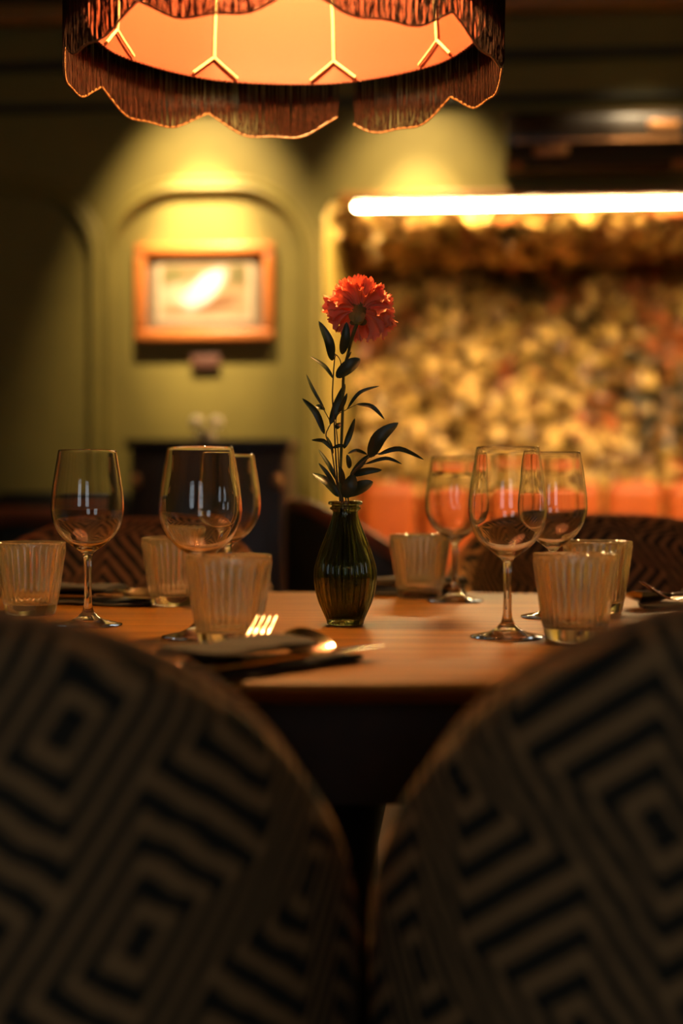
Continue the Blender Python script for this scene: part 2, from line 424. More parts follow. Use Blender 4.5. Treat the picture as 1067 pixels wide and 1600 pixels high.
for i in range(NW + NS):
    on = i < NW
    u = random.uniform(u0 + .02, 2.2); z = random.uniform(.82, zt) if on else random.uniform(-VN + .22, -.05)
    k = random.randrange(3); c = species(u, z if on else 3 + z)
    m = leafm(u, z, on)
    if on and nchild < 290 and u < 1.5 and m.translation.y < -.02:
        o = link('leaf', LME[(k, c)], fol); o.matrix_local = m; nchild += 1; continue
    b = len(V); V += [tuple(m @ Vector(p)) for p in big[k][0]]; F += [tuple(q + b for q in f) for f in big[k][1]]
    cc = palette[c][0]; j = random.uniform(.7, 1.3); C += [(cc[0]*j, cc[1]*j, cc[2]*j, 1)] * len(big[k][0])
me = bpy.data.meshes.new('foliage'); me.from_pydata(V, [], F); me.update(); me.materials.append(M['foliage'])
ca = me.color_attributes.new('leafcol', 'FLOAT_COLOR', 'POINT'); ca.data.foreach_set('color', np.array(C, dtype=np.float32).ravel())
me.polygons.foreach_set('use_smooth', [True] * len(me.polygons))
o = link('foliage', me, fol, 'stuff')

# light strip under the nook's header
st = thing('light_strip', 'long glowing warm white light strip under the top edge of the leafy nook', 'light strip', WM @ Vector((0, TH, zt)), -PSI)
ua = u0 + .09
MB().box((ua, .004, -.027), (UR - .02, .030, -.002)).build('diffuser', M['strip'], st, bevel=.004)
MB().box((ua - .006, .002, -.002), (UR - .012, .034, .028)).build('housing', M['trimwood'], st, bevel=.002)
# timber lip above the strip
o = MB().box((u0 + .05, -.012, zt - .004), (UR, TH - .004, zt + .016)).build('trim_7', M['trimwood'], bevel=.003, kind='structure'); o.matrix_world = WM @ Matrix.Translation((0, 0, -.0165))

# ------------------------------------------------------------------ booth seating in the nook
bu0 = u0 + .02
booth = thing('booth_seat', 'orange leather booth bench with upright back cushions in the leafy nook', 'bench', WM @ Vector((bu0, 1.0, 0)), -PSI)
MB().box((0, -.42, 0), (2.5, .12, .40)).build('base', M['walnut'], booth, bevel=.01)
MB().box((0, -.45, .405), (2.5, .12, .50)).build('seat', M['leather'], booth, bevel=.03, bseg=3)
ztop = wl(700, 752, 1.0)[1]
edges = [bu0]
for px in (560, 655, 750, 848, 944, 1040, 1136, 1232):
    edges.append(wl(px, 780, 1.0)[0])
for a, b in zip(edges, edges[1:]):
    MB().box((a - bu0 + .008, -.02, .45), (b - bu0 - .008, .10, ztop)).build('back_cushion', M['leather'], booth, bevel=.048, bseg=5)

# ------------------------------------------------------------------ picture, plaque
def pl(o, x, y, v=0.0):
    u, z = wl(x, y, v); o.location = WM @ Vector((u, v, z)); o.rotation_euler = (0, 0, -PSI)
px2m = 4.53 / FPX
pic = thing('framed_picture', 'framed print with wide grey mat and orange wooden frame lit from above', 'picture'); pl(pic, 321, 458)
fw, fh, fr = 109 * px2m, 75 * px2m, 17 * px2m
for (a, b) in (((-fw, -.032, fh - fr), (fw, -.004, fh)), ((-fw, -.032, -fh), (fw, -.004, -fh + fr)), ((-fw, -.032, -fh + fr), (-fw + fr, -.004, fh - fr)), ((fw - fr, -.032, -fh + fr), (fw, -.004, fh - fr))):
    MB().box(a, b).build('frame_rail', M['framewood'], pic, bevel=.008, bseg=3)
MB().box((-fw + fr, -.012, -fh + fr), (fw - fr, -.005, fh - fr)).build('mat_board', M['mat'], pic, smooth=False)
t = NT('print_of_pale_bird'); t.set(rough=0.45)
oc = t.n('ShaderNodeTexCoord').outputs['Object']; sp = t.n('ShaderNodeSeparateXYZ'); t.l(oc, sp.inputs[0])
nz = t.n('ShaderNodeTexNoise'); nz.inputs['Scale'].default_value = 30; t.l(oc, nz.inputs['Vector'])
def ell(cx, cz, a, b, ang, soft=0.35):
    c, s_ = math.cos(ang), math.sin(ang)
    dx = t.math('SUBTRACT', sp.outputs[0], cx); dz = t.math('SUBTRACT', sp.outputs[2], cz)
    p = t.math('DIVIDE', t.math('ADD', t.math('MULTIPLY', dx, c), t.math('MULTIPLY', dz, s_)), a)
    q = t.math('DIVIDE', t.math('ADD', t.math('MULTIPLY', dx, -s_), t.math('MULTIPLY', dz, c)), b)
    r_ = t.math('SQRT', t.math('ADD', t.math('MULTIPLY', p, p), t.math('MULTIPLY', q, q)))
    r_ = t.math('ADD', r_, t.math('MULTIPLY', t.math('SUBTRACT', nz.outputs['Fac'], .5), .5))
    mr = t.n('ShaderNodeMapRange'); mr.inputs[1].default_value = 1 + soft; mr.inputs[2].default_value = 1 - soft; t.l(r_, mr.inputs[0]); return mr.outputs[0]
c0 = t.mix(t.ramp(sp.outputs[2], [(0.0, (0, 0, 0)), (0.02, (1, 1, 1))]), (0.40, 0.26, 0.13), (0.24, 0.15, 0.06))
c0 = t.mix(ell(-.10, .05, .035, .03, 0), c0, (0.15, 0.13, 0.04)); c0 = t.mix(ell(.105, .055, .022, .03, 0), c0, (0.12, 0.10, 0.03))
c0 = t.mix(ell(-.085, .0, .06, .03, .2), c0, (0.48, 0.35, 0.22))
c0 = t.mix(ell(.03, -.035, .085, .022, .22), c0, (0.22, 0.10, 0.04)); c0 = t.mix(ell(-.07, -.055, .05, .009, .1), c0, (0.3, 0.16, 0.07))
c0 = t.mix(ell(.0, .012, .075, .032, .75), c0, (0.85, 0.78, 0.72)); c0 = t.mix(ell(-.02, -.008, .06, .02, .3), c0, (0.75, 0.66, 0.58))
t.l(c0, t.b.inputs['Base Color'])
iw, ih = 76 * px2m, 46 * px2m; cb = 9 * px2m
MB().box((-iw, -.0145, -ih), (iw, -.0125, ih)).build('cream_border', M['paper'], pic, smooth=False)
MB().box((-iw + cb, -.0165, -ih + cb * 1.5), (iw - cb, -.0147, ih - cb * .3)).build('print', t.m, pic, smooth=False)
pq = thing('plaque', 'small brown plaque on the wall under the framed print', 'plaque'); pl(pq, 322, 566)
MB().box((-.046, -.014, -.022), (.046, -.002, .022)).build('plate', M['plaque'], pq, bevel=.004)
for s_ in (-1, 1): MB().ball((s_ * .037, -.015, 0), .004).build('screw', M['copper'], pq)

# ------------------------------------------------------------------ ceiling spotlights
def spotlight(px, y_aim, power, label):
    u = wl(px, 330)[0]
    s_ = thing('ceiling_spotlight', label, 'spotlight', WM @ Vector((u, -.50, H)), -PSI, 'ceiling spotlights')
    MB().lathe([(.045, -.022), (.05, -.018), (.05, 0)], 24, cap0=True, cap1=True).build('canopy', M['black_metal'], s_)
    MB().tube([(0, 0, -.02), (0, 0, -.09)], .008).build('stem', M['black_metal'], s_)
    tilt = R(31); d = Vector((0, math.sin(tilt), -math.cos(tilt))); c = Vector((0, 0, -.10))
    hd = MB().lathe([(.012, .03), (.034, .026), (.036, -.05), (.033, -.05), (.031, -.02)], 24, cap0=True)
    h = hd.build('head', M['black_metal'], s_, fix=True); h.location = c; h.rotation_euler = (tilt, 0, 0)
    ln = MB().lathe([(.001, -.021), (.030, -.021)], 20).build('lens', M['spotlens'], h)
    # a narrow core and a wide soft spill, as a reflector lamp throws
    for nm, e, size, lean in (('core_beam', power * 2.3, 28, -2.0), ('spill_beam', power, 57, -3)):
        L = bpy.data.lights.new(nm, 'SPOT'); L.energy = e; L.color = (1.0, 0.76, 0.44); L.spot_size = R(size); L.spot_blend = 1.0; L.shadow_soft_size = 0.02
        lo = bpy.data.objects.new(nm, L); col.objects.link(lo); lo.parent = h; lo.location = (0, 0, -.053); lo.rotation_euler = (R(lean), 0, 0)
spotlight(320, 330, SPOT_PICTURE, 'black ceiling spotlight aimed at the framed print')
spotlight(655, 280, SPOT_BOOTH, 'black ceiling spotlight above the leafy nook')
spotlight(1000, 280, SPOT_COOLER, 'black ceiling spotlight above the air conditioner')

# ------------------------------------------------------------------ air conditioner
ac = thing('air_conditioner', 'dark wall mounted air conditioner above the light strip', 'air conditioner'); pl(ac, 925, 240)
aw = .275
pr = [(-.004, .095), (-.15, .095), (-.19, .07), (-.205, .02), (-.20, -.03), (-.17, -.062), (-.10, -.075), (-.004, -.07)]
rows = [[(x, y, z) for (y, z) in pr] for x in (-aw, -aw + .004, aw - .004, aw)]
for r_ in (0, 3): rows[r_] = [(x, y * .96, z * .94) for (x, y, z) in rows[r_]]
mb = MB().grid(rows); k = len(pr); mb.f += [tuple(range(k)), tuple(range(4*k - 1, 3*k - 1, -1))]
mb.build('body', M['plastic'], ac, fix=True)
MB().box((-aw + .03, -.208, -.012), (aw - .03, -.200, -.004)).build('trim_line', M['copper'], ac, bevel=.002)  # copper bar standing in for the orange glow along the front
for k in range(3): MB().box((-aw + .05, -.165 + k * .035, -.080), (aw - .05, -.145 + k * .035, -.070)).build('louver', M['black_metal'], ac, bevel=.002)
MB().box((-.19, -.212, -.048), (-.09, -.196, -.024)).build('badge', M['copper'], ac, bevel=.003)  # copper plate standing in for a lamp reflection on the glossy casing
MB().box((.145, -.210, .022), (.235, -.2, .046)).build('display', M['copper'], ac, bevel=.003)  # second copper plate, likewise a lamp reflection put into shape and colour

# ------------------------------------------------------------------ sideboard with its small things
cab = thing('sideboard', 'tall dark wooden sideboard against the olive wall under the framed print', 'cabinet')
ca0 = wl(202, 700, -.34)[0]; ca1 = wl(446, 700, -.34)[0]; cz = wl(320, 686, -.34)[1]; cm = (ca0 + ca1) / 2; cw = (ca1 - ca0) / 2
cab.location = WM @ Vector((cm, -.06, 0)); cab.rotation_euler = (0, 0, -PSI)
MB().box((-cw, -.27, .08), (cw, 0, cz - .03)).build('body', M['walnut'], cab, bevel=.004)
MB().box((-cw - .012, -.29, cz - .03), (cw + .012, .005, cz)).build('top', M['walnut'], cab, bevel=.006)
for s_ in (-1, 1):
    a, b = sorted((s_ * .006, s_ * (cw - .006)))
    dr = MB().box((a, -.288, .12), (b, -.272, cz - .05)).build('door', M['walnut'], cab, bevel=.004)
    MB().box((a + .04, -.293, .17), (b - .04, -.289, cz - .10)).build('door_panel', M['walnut'], dr, bevel=.0015)
    MB().ball((s_ * (cw - .022), -.297, cz - .125), .016, sc=(1, .6, 1.3)).build('knob', M['copper'], dr)
    for yy in (-.25, -.03): MB().tube([(s_ * (cw - .03), yy, .08), (s_ * (cw - .02), yy, 0)], [.02, .013]).build('leg', M['walnut'], cab)
for px, lab in ((307, 'small glass bottle with round pale stopper on the sideboard, nearer the arch panel'), (338, 'small glass bottle with round pale stopper on the sideboard, nearer the leafy nook')):
    u = wl(px, 660, -.25)[0]
    b = thing('bottle', lab, 'bottle', WM @ Vector((u, -.25, cz)), 0, 'stoppered bottles on the sideboard')
    MB().lathe([(.001, .0), (.017, 0), (.019, .004), (.019, .022), (.010, .032), (.008, .04), (.006, .04), (.007, .031), (.016, .021), (.016, .004), (.001, .003)], 20).build('glass_body', M['glass'], b)
    MB().ball((0, 0, .054), .0185, 16, 10).build('stopper', M['cream'], b)
u = wl(322, 680, -.31)[0]
b = thing('candle_pot', 'tiny cream candle pot in front of the two bottles', 'candle', WM @ Vector((u, -.305, cz)))
MB().lathe([(.001, 0), (.021, 0), (.024, .004), (.025, .026), (.022, .027), (.021, .012), (.001, .011)], 24).build('pot', M['cream'], b)
MB().lathe([(.001, .0115), (.0205, .0115), (.0205, .021), (.001, .021)], 20).build('wax', M['cream'], b)
MB().tube([(0, 0, .021), (0, 0, .03)], .001, 5).build('wick', M['cord'], b)

# banquette on the left
bq = thing('banquette', 'dark banquette with oxblood top roll along the olive wall', 'bench')
q1 = wl(196, 770, -.5)[0]; q0 = -2.3; qz = wl(60, 768, -.30)[1]
bq.location = WM @ Vector((q0, -.08, 0)); bq.rotation_euler = (0, 0, -PSI); ql = q1 - q0 - .06
MB().box((0, -.55, 0), (ql, -.05, .38)).build('base', M['walnut'], bq, bevel=.01)
MB().box((0, -.60, .385), (ql, -.16, .48)).build('seat', M['dark_leather'], bq, bevel=.03, bseg=3)
for k in range(4): MB().box((ql * k / 4 + .004, -.15, .40), (ql * (k + 1) / 4 - .004, -.04, qz)).build('back_cushion', M['dark_leather'], bq, bevel=.03, bseg=3)
for k in range(4): MB().tube([(ql * k / 4 + .006, -.19, qz - .075), (ql * (k + 1) / 4 - .006, -.19, qz - .075)], .028, 14).build('back_roll', M['red_leather'], bq)

# ------------------------------------------------------------------ barrel chairs
def barrel(parent, ztop, drop, Rx, Ry, thick, zbot, mat, rimmat, power=2.0, phimax=105, piping=.0045):
    """curved back shell: open side towards +Y, back centre at -Y"""
    n = 56; rows = []; uvs = []
    rim = []
    for i in range(n + 1):
        ph = R(-phimax + 2 * phimax * i / n)
        a = abs(math.degrees(ph)) / 90
        zt_ = ztop - drop * (a ** power if a < 1.0 else 1 + (a - 1) * .4)
        def P(off, z):
            fl = 1 + 0.10 * (z - .80)                    # widens upward
            return Vector(((Rx * fl - off) * math.sin(ph), -(Ry * fl - off) * math.cos(ph), z))
        row = []; uv = []
        zs = [zbot + (zt_ - thick * .5 - zbot) * k / 7 for k in range(8)]
        for z in zs: row.append(P(0, z)); uv.append((Rx * ph, z))
        for k in range(1, 6):
            aa = PI * k / 6; row.append(P(thick * .5 - thick * .5 * math.cos(aa), zt_ - thick * .5 + thick * .5 * math.sin(aa))); uv.append((Rx * ph, zt_ + thick * (k / 6 - .5)))
        for z in zs[::-1]: row.append(P(thick, z)); uv.append((Rx * ph, 2 * ztop - z + .03))
        rows.append(row); uvs += uv; rim.append(P(thick * .45, zt_ + .0015))
    m = len(rows[0]); mb = MB().grid(rows)
    mb.f += [tuple(range(m)), tuple(range(n * m + m - 1, n * m - 1, -1))]
    for i in range(n): mb.f.append((i*m, i*m + m - 1, (i+1)*m + m - 1, (i+1)*m))
    mb.uv = uvs
    mb.build('backrest', mat, parent, fix=True, angle=60)
    if piping: MB().tube(rim, piping, 8).build('piping', rimmat, parent)
def dining_chair(loc, rz, label, cloth, ztop=.832, drop=.24, power=2.0, rim=None, Rx=.24, Ry=.24, seatmat=None, group='patterned barrel chairs around the table', piping=.0045):
    c = thing('dining_chair', label, 'chair', loc, rz, group)
    barrel(c, ztop, drop, Rx, Ry, .048, .34, cloth, rim or M['trimwood'], power, piping=piping)
    s_ = MB(); rows = []; N = 36
    rx, ry = Rx - .054, Ry - .054
    for (k, z) in ((.86, .36), (.97, .375), (1, .40), (1, .435), (.96, .455), (.82, .468), (.4, .474)):
        rows.append([(rx * k * math.cos(2*PI*i/N), ry * k * math.sin(2*PI*i/N) + .0, z) for i in range(N)])
    s_.grid(rows, True); s_.f += [tuple(range(N))[::-1], tuple(6*N + i for i in range(N))]
    s_.uv = [(x, y) for x, y, z in s_.v]
    s_.build('seat', seatmat or cloth, c)
    for sx in (-1, 1):
        for sy in (-1, 1):
            MB().tube([(sx * rx * .68, sy * ry * .68, .362), (sx * rx * .88, sy * ry * .95, 0)], [.019, .011], 12).build('leg', M['walnut'], c)
    return c
M['rim'] = flat('tan_piping', (0.34, 0.15, 0.05), 0.7, var=0.25, scale=80)
dining_chair((-.222, .79 + .24, 0), R(0), 'patterned barrel chair with its back to us, below the fork and spoon', chair_cloth('chair_cloth_a', -R(33), .068, .769), rim=M['rim'])
dining_chair((.254, .79 + .24, 0), R(0), 'patterned barrel chair with its back to us, below the wide ribbed tumbler', chair_cloth('chair_cloth_b', R(33), -.075, .712), .840, rim=M['rim'])
dining_chair((-.375, 2.28, 0), PI - R(4), 'patterned barrel chair across the table, behind the lone wine glass', chair_cloth('chair_cloth_c', -R(45), .09, .87), .846, .20, 2.6, rim=M['rim'], Rx=.28)
dining_chair((.46, 2.30, 0), PI + R(6), 'patterned barrel chair across the table, in front of the orange booth', chair_cloth('chair_cloth_d', R(45), .06, .84), .852, .17, 3.0, rim=M['rim'], Rx=.30)
# leather tub chair beyond
tc = dining_chair((.10, 3.30, 0), R(-70), 'dark tub chair with oxblood rim behind the flower vase', M['dark_leather'], .862, .15, 1.6, rim=M['red_leather'], Rx=.24, Ry=.23, group=None, piping=.020)

# ------------------------------------------------------------------ table
TZ = .75; TC = Vector((0.0, 1.615, 0)); TA, TB = .68, .487
tb = thing('dining_table', 'oval oak dining table set with glasses and cutlery', 'table', TC)
N = 128
def sup(k, inset):
    a = 2*PI*k/N; c, s_ = math.cos(a), math.sin(a); e = 2/2.25
    return ((TA - inset) * math.copysign(abs(c)**e, c), (TB - inset) * math.copysign(abs(s_)**e, s_))
rows = []
for (ins, z) in ((.10, TZ - .030), (.05, TZ - .024), (.004, TZ - .009), (.0, TZ - .006), (.0015, TZ - .0018), (.005, TZ)):
    rows.append([(*sup(k, ins), z) for k in range(N)])
mb = MB().grid(rows, True); mb.f += [tuple(range(N))[::-1], tuple(5*N + k for k in range(N))]
mb.build('tabletop', M['table'], tb, angle=50)
rows = []
for (ins, z) in ((.13, TZ - .125), (.11, TZ - .122), (.11, TZ - .0305)): rows.append([(*sup(k, ins), z) for k in range(N)])
mb = MB().grid(rows, True); mb.f += [tuple(range(N))[::-1], tuple(2*N + k for k in range(N))]
mb.build('apron', M['black_metal'], tb, angle=50)
MB().lathe([(.05, .03), (.045, .10), (.042, .5), (.06, .59), (.16, TZ - .1255)], 32, cap0=True, cap1=True).build('pedestal', M['black_metal'], tb)
MB().lathe([(.28, 0), (.285, .006), (.27, .018), (.08, .028), (.05, .031)], 48, cap0=True, cap1=True).build('base', M['black_metal'], tb)

# ------------------------------------------------------------------ glassware
def spot(x, d): return Vector(((x - 533.5) / FPX * d, d, TZ + .0004))
def split_lathe(profs, n, root, mat, rib=None):
    for name, prof in profs: MB().lathe(prof, n, rib).build(name, mat, root, angle=60)
wo_ = [(.0375, .0002), (.0382, .0010), (.0375, .0020), (.030, .0034), (.020, .0056), (.012, .0095), (.0072, .0145)]
ws_ = [(.0072, .0145), (.0052, .020), (.0043, .030), (.0040, .050), (.0041, .068), (.0050, .077), (.0068, .0815)]
wbo = [(.0068, .0815), (.0115, .0850), (.0180, .0895), (.0260, .0960), (.0330, .1045), (.0380, .1150), (.0403, .1265), (.0405, .1340), (.0398, .1450), (.0383, .1580), (.0362, .1720), (.0340, .1850), (.0323, .1945), (.0319, .1960)]
wbi = [(.0314, .1963), (.0311, .1955), (.0318, .1930), (.0351, .1715), (.0373, .1575), (.0388, .1450), (.0394, .1340), (.0392, .1268), (.0369, .1156), (.0318, .1055), (.0248, .0973), (.0165, .0912), (.0095, .0880), (.0035, .0868), (.0004, .0866)]
def fine(p, k=3):
    q = smoothpath([(r, 0, z) for r, z in p], k); return [(max(v.x, .0003), v.z) for v in q]
def wine(x, d, label, src=None):
    if src is None:
        g = thing('wine_glass', label, 'wine glass', spot(x, d), 0, 'wine glasses on the table')
        MB().lathe([(.0003, .0002)] + wo_, 48).build('foot', M['glass'], g, angle=70)
        MB().lathe(fine(ws_), 32).build('stem', M['glass'], g, angle=70)
        MB().lathe(fine(wbo) + fine(wbi), 64).build('bowl', M['glass'], g, angle=70)
    else:
        g = copy_tree(src); g.location = spot(x, d); g['label'] = label
    return g
w1 = wine(137, 1.59, 'wine glass standing alone beside the outermost ribbed tumbler')
wl_ = wine(313, 1.465, 'large near wine glass behind the ribbed tumbler next to the fork', w1)
wl_.scale = (1.05, 1.05, 1.0)
wine(357, 1.80, 'farther wine glass partly seen through the large near one, beside the dark sideboard', w1)
wine(711, 1.925, 'farthest wine glass, between the small ribbed tumbler and a nearer glass', w1)
wine(793, 1.465, 'tall near wine glass with its whole foot showing, in front of the booth', w1)
wine(864, 1.69, 'wine glass behind the tall near one, above the two overlapping tumblers', w1)
NR = 34
def rib(th, z):
    k = max(0, min(1, (z - .014) / .006)) * max(0, min(1, (.0845 - z) / .004))
    return 1 + k * .030 * (abs(math.cos(NR * th / 2)) * 2 - 1)
def tumbler(x, d, label, src=None):
    if src is None:
        g = thing('tumbler', label, 'tumbler', spot(x, d), 0, 'ribbed tumblers on the table')
        Rz = lambda z: .0300 + (.0425 - .0300) * (z / .0885)
        zs = [.014, .017, .020, .03, .04, .05, .06, .07, .079, .0815, .0845]
        wall_ = [(Rz(z), z) for z in zs] + [(Rz(.087), .087), (Rz(.0882) - .0005, .0884), (Rz(.0885) - .0012, .0886), (Rz(.088) - .0021, .0882)]
        inner = [(Rz(z) - .0026, z) for z in (.085, .07, .05, .03, .018)]
        MB().lathe(wall_, 272, rib).build('ribbed_wall', M['ribbed'], g, angle=75)
        MB().lathe([wall_[-1]] + inner + [(.0265, .0150), (.022, .0135), (.0003, .0130)], 64).build('inner_wall', M['ribbed'], g, angle=75)
        MB().lathe([(.0003, .0012), (.024, .0008), (.0275, .0002), (.0292, .0008), (.0300, .003), (Rz(.009), .009), (Rz(.014), .014)], 80).build('base', M['glass'], g, angle=75)
    else:
        g = copy_tree(src); g.location = spot(x, d); g['label'] = label; g.rotation_euler.z = random.uniform(0, .1)
    return g
t1 = tumbler(47, 1.72, 'ribbed tumbler beside the lone wine glass, cut by the picture edge')
tumbler(272, 1.86, 'ribbed tumbler half hidden by the large near wine glass and tumbler', t1)
tumbler(357, 1.393, 'ribbed tumbler standing next to the upright fork', t1)
tumbler(656, 1.98, 'small far ribbed tumbler between the vase and the farthest wine glass', t1)
tumbler(899, 1.43, 'ribbed tumbler overlapping another in front of the dark chair', t1)
tumbler(934, 1.75, 'ribbed tumbler half hidden behind a nearer tumbler', t1)

# vase
VD = 1.60; VP = spot(539.5, VD)
vase = thing('bud_vase', 'small fluted olive glass bud vase holding a red carnation', 'vase', VP)
vo = [(.0195, .0003), (.0208, .0012), (.0212, .004), (.0238, .011), (.0290, .024), (.0328, .038), (.0345, .052), (.0338, .064), (.0306, .077), (.0256, .091), (.0204, .104), (.0162, .116), (.0142, .124), (.0140, .127)]
vi = [(.0122, .127), (.0128, .122), (.0150, .113), (.0188, .102), (.0238, .089), (.0284, .076), (.0312, .064), (.0318, .052), (.0300, .038), (.0262, .024), (.0205, .012), (.0150, .0085), (.0003, .0078)]
def vrib(th, z):
    k = max(0, min(1, (z - .006) / .02)) * max(0, min(1, (.126 - z) / .012)); return 1 + k * .034 * (abs(math.cos(14 * th)) * 2 - 1)
MB().lathe([(.0003, .0015), (.0150, .0015), (.0180, .0008)] + fine(vo, 2), 224, vrib).build('body', M['vase'], vase, angle=75)
MB().lathe(fine(vi, 2), 96).build('inner_wall', M['vase'], vase, angle=75)
nk = [(.0140, .127), (.0152, .129), (.0172, .1300), (.0176, .1318), (.0156, .1330), (.0153, .1345), (.0188, .1352), (.0195, .1370), (.0188, .1388), (.0165, .1394), (.0142, .1388), (.0134, .135), (.0122, .127)]
MB().lathe(nk, 64).build('neck_ring', M['vase'], vase, angle=75)
wi = [(r - .0004, z) for r, z in vi if .009 < z < .066]
MB().lathe([(.0003, .0655), (wi[0][0] - .001, .0655), (wi[0][0], .0660)][:2] + wi + [(.0146, .0089), (.0003, .0083)], 64).build('water', M['water'], vase, angle=75)

# ------------------------------------------------------------------ carnation and sprigs
def S(cx, cy, dd=0.0): return at(460 + cx / 4.209, 420 + cy / 4.209, VD + dd)
PXM = VD / FPX / 4.209
def blade(base, tip, w, via=None, fold=.30, twist=0.0):
    """curved leaf blade between two points, w its width"""
    base, tip = Vector(base), Vector(tip)
    mid = Vector(via) if via is not None else (base + tip) / 2 + Vector((random.uniform(-.002, .002), random.uniform(-.004, .004), .002))
    pts = smoothpath([base, mid, tip], 5); N_ = len(pts); rows = []
    L = (tip - base); view = Vector((random.uniform(-.35, .35), -1, random.uniform(-.1, .5))).normalized()
    for i, p in enumerate(pts):
        t_ = i / (N_ - 1); tg = (pts[min(i+1, N_-1)] - pts[max(i-1, 0)]).normalized()
        side = tg.cross(view).normalized(); nr = side.cross(tg).normalized()
        ww = w * .5 * max(.04, (math.sin(PI * min(1, t_ * .97 + .02)) ** .75) * (1.12 - .35 * t_))
        cr = [(-1, fold), (-.5, fold * .35), (0, 0), (.5, fold * .35), (1, fold)]
        rows.append([p + side * (ww * a) + nr * (ww * b) for a, b in cr])
    front = MB().grid(rows); k = len(rows[0])
    # underside gives the blade a real thickness
    th = .00025
    back = [[q - view * (-th) for q in r_] for r_ in rows]
    front.grid(back, flip=True)
    return front
car = thing('carnation', 'single red carnation on a long stem in the bud vase', 'flower', VP)
inv = Matrix.Translation(-VP)
def local(mb, o=VP): mb.v = [tuple(Vector(p) - o) for p in mb.v]; return mb
HD = Vector(at(557.5, 506, VD - .004))                    # foot of the calyx
stem_pts = [VP + Vector((.004, .002, .012)), VP + Vector((.0, .0, .08)), S(302, 1500), S(308, 1200, .002), S(318, 900, .003), S(325, 680, .001), S(352, 560, -.001), S(380, 450, -.003), HD]
local(MB().tube(smoothpath(stem_pts, 6), [.0017] * 40 + [.0020] * 9, 8)).build('stem', M['stem'], car)
axis = Vector((.17, .50, .85)).normalized()
ax_x = axis.cross(Vector((0, 0, 1))).normalized(); ax_y = axis.cross(ax_x).normalized()
def fl(a, r_, h): return HD + axis * h + (ax_x * math.cos(a) + ax_y * math.sin(a)) * r_
CL = .026
rows = [[fl(2*PI*k/14, r_, h) for k in range(14)] for (r_, h) in ((.0018, -.001), (.0045, .001), (.0066, .005), (.0074, .011), (.0076, .018), (.0082, .024), (.0090, CL))]
mb = MB().grid(rows, True, flip=False); mb.f.append(tuple(range(14))); local(mb).build('calyx', M['calyx'], car, fix=True)
for k in range(5):
    a = 2*PI*k/5 + .3
    local(blade(fl(a, .0082, CL - .006), fl(a, .0125, CL + .006), .008, fl(a, .0092, CL))).build('sepal', M['calyx'], car)
for k in range(4):
    a = 2*PI*k/4 + .9
    local(blade(fl(a, .004, .0005), fl(a, .0082, .012), .0085, fl(a, .0078, .006))).build('bract', M['calyx'], car)
def petal(ang, open_, L, wid, ph):
    """fan with ruffled toothed margin; open_ = angle from the flower's axis"""
    NA, NRR = 26, 7; rows = []
    for i in range(NRR):
        r_ = (i / (NRR - 1)); row = []
        for j in range(NA + 1):
            b = -1 + 2 * j / NA
            edge = 1 - .16 * b * b + .035 * math.sin(b * 6 + ph)
            if i == NRR - 1: edge += .045 * (1 if j % 2 else -1)
            rr = L * r_ * edge; spread = wid * (r_ ** 1.35)
            x = b * spread * L; 
            ruffle = (r_ ** 2) * .0062 * (math.sin(b * 5.5 + ph) + .5 * math.sin(b * 11 + ph * 2.3))
            o_ = open_ + .42 * (r_ ** 1.6)                        # curls outwards
            rad = Vector((math.sin(o_), 0, math.cos(o_))); nrm = Vector((-math.cos(o_), 0, math.sin(o_)))
            p = rad * rr + nrm * (ruffle - .004 * b * b * r_) + Vector((0, x, 0)) + Vector((.0045, 0, 0))
            c, s_ = math.cos(ang), math.sin(ang)
            q = Vector((p.x * c - p.y * s_, p.x * s_ + p.y * c, p.z))
            row.append(HD + axis * (CL - .008) + ax_x * q.x + ax_y * q.y + axis * q.z)
        rows.append(row)
    return MB().grid(rows)
np_ = 0
for ring, (cnt, op, L, wid) in enumerate(((8, 1.62, .0335, .56), (8, 1.22, .0355, .56), (8, .85, .0350, .54), (7, .50, .0325, .50), (6, .18, .0285, .42))):
    for k in range(cnt):
        a = 2*PI*(k + .5 * (ring % 2)) / cnt + random.uniform(-.12, .12)
        fwd = -(ax_x * math.cos(a) + ax_y * math.sin(a)).y            # petals on the calyx side stand up, the others droop
        op_ = op - (.85 * max(0, fwd) if ring < 3 else 0)
        local(petal(a, op_ + random.uniform(-.24, .24), L * random.uniform(.88, 1.08), wid * random.uniform(.9, 1.1), random.uniform(0, 6))).build('petal', M['petal'], car, angle=180)
local(blade(S(312, 562, -.004), S(343, 352, -.012), 66 * PXM, S(335, 460, -.012))).build('leaf', M['leaf'], car)
def sprig(label, stems, leaves, group='leafy sprigs in the bud vase'):
    g = thing('leafy_sprig', label, 'sprig', VP, 0, group)
    for (pts, r0) in stems:
        p = smoothpath(pts, 5); n_ = len(p)
        local(MB().tube(p, [r0 * (1 - .55 * i / (n_ - 1)) for i in range(n_)], 6)).build('twig', M['twig'], g)
    for lf in leaves:
        (bx, by), (tx, ty), w = lf[:3]
        d0 = lf[4] if len(lf) > 4 else random.uniform(-.006, .006); d1 = d0 + random.uniform(-.014, .014)
        via = S(*lf[3], (d0 + d1) / 2 - .004) if len(lf) > 3 and lf[3] else S((bx + tx) / 2 + (by - ty) * .04, (by + ty) / 2 - abs(tx - bx) * .06, (d0 + d1) / 2 - .004)
        local(blade(S(bx, by, d0), S(tx, ty, d1), w * PXM, via)).build('leaf', M['leaf'], g)
    return g
root = lambda dx, dy: [VP + Vector((dx * .6, dy, .02)), VP + Vector((dx, dy, .09)), VP + Vector((dx * .6, dy, .138))]
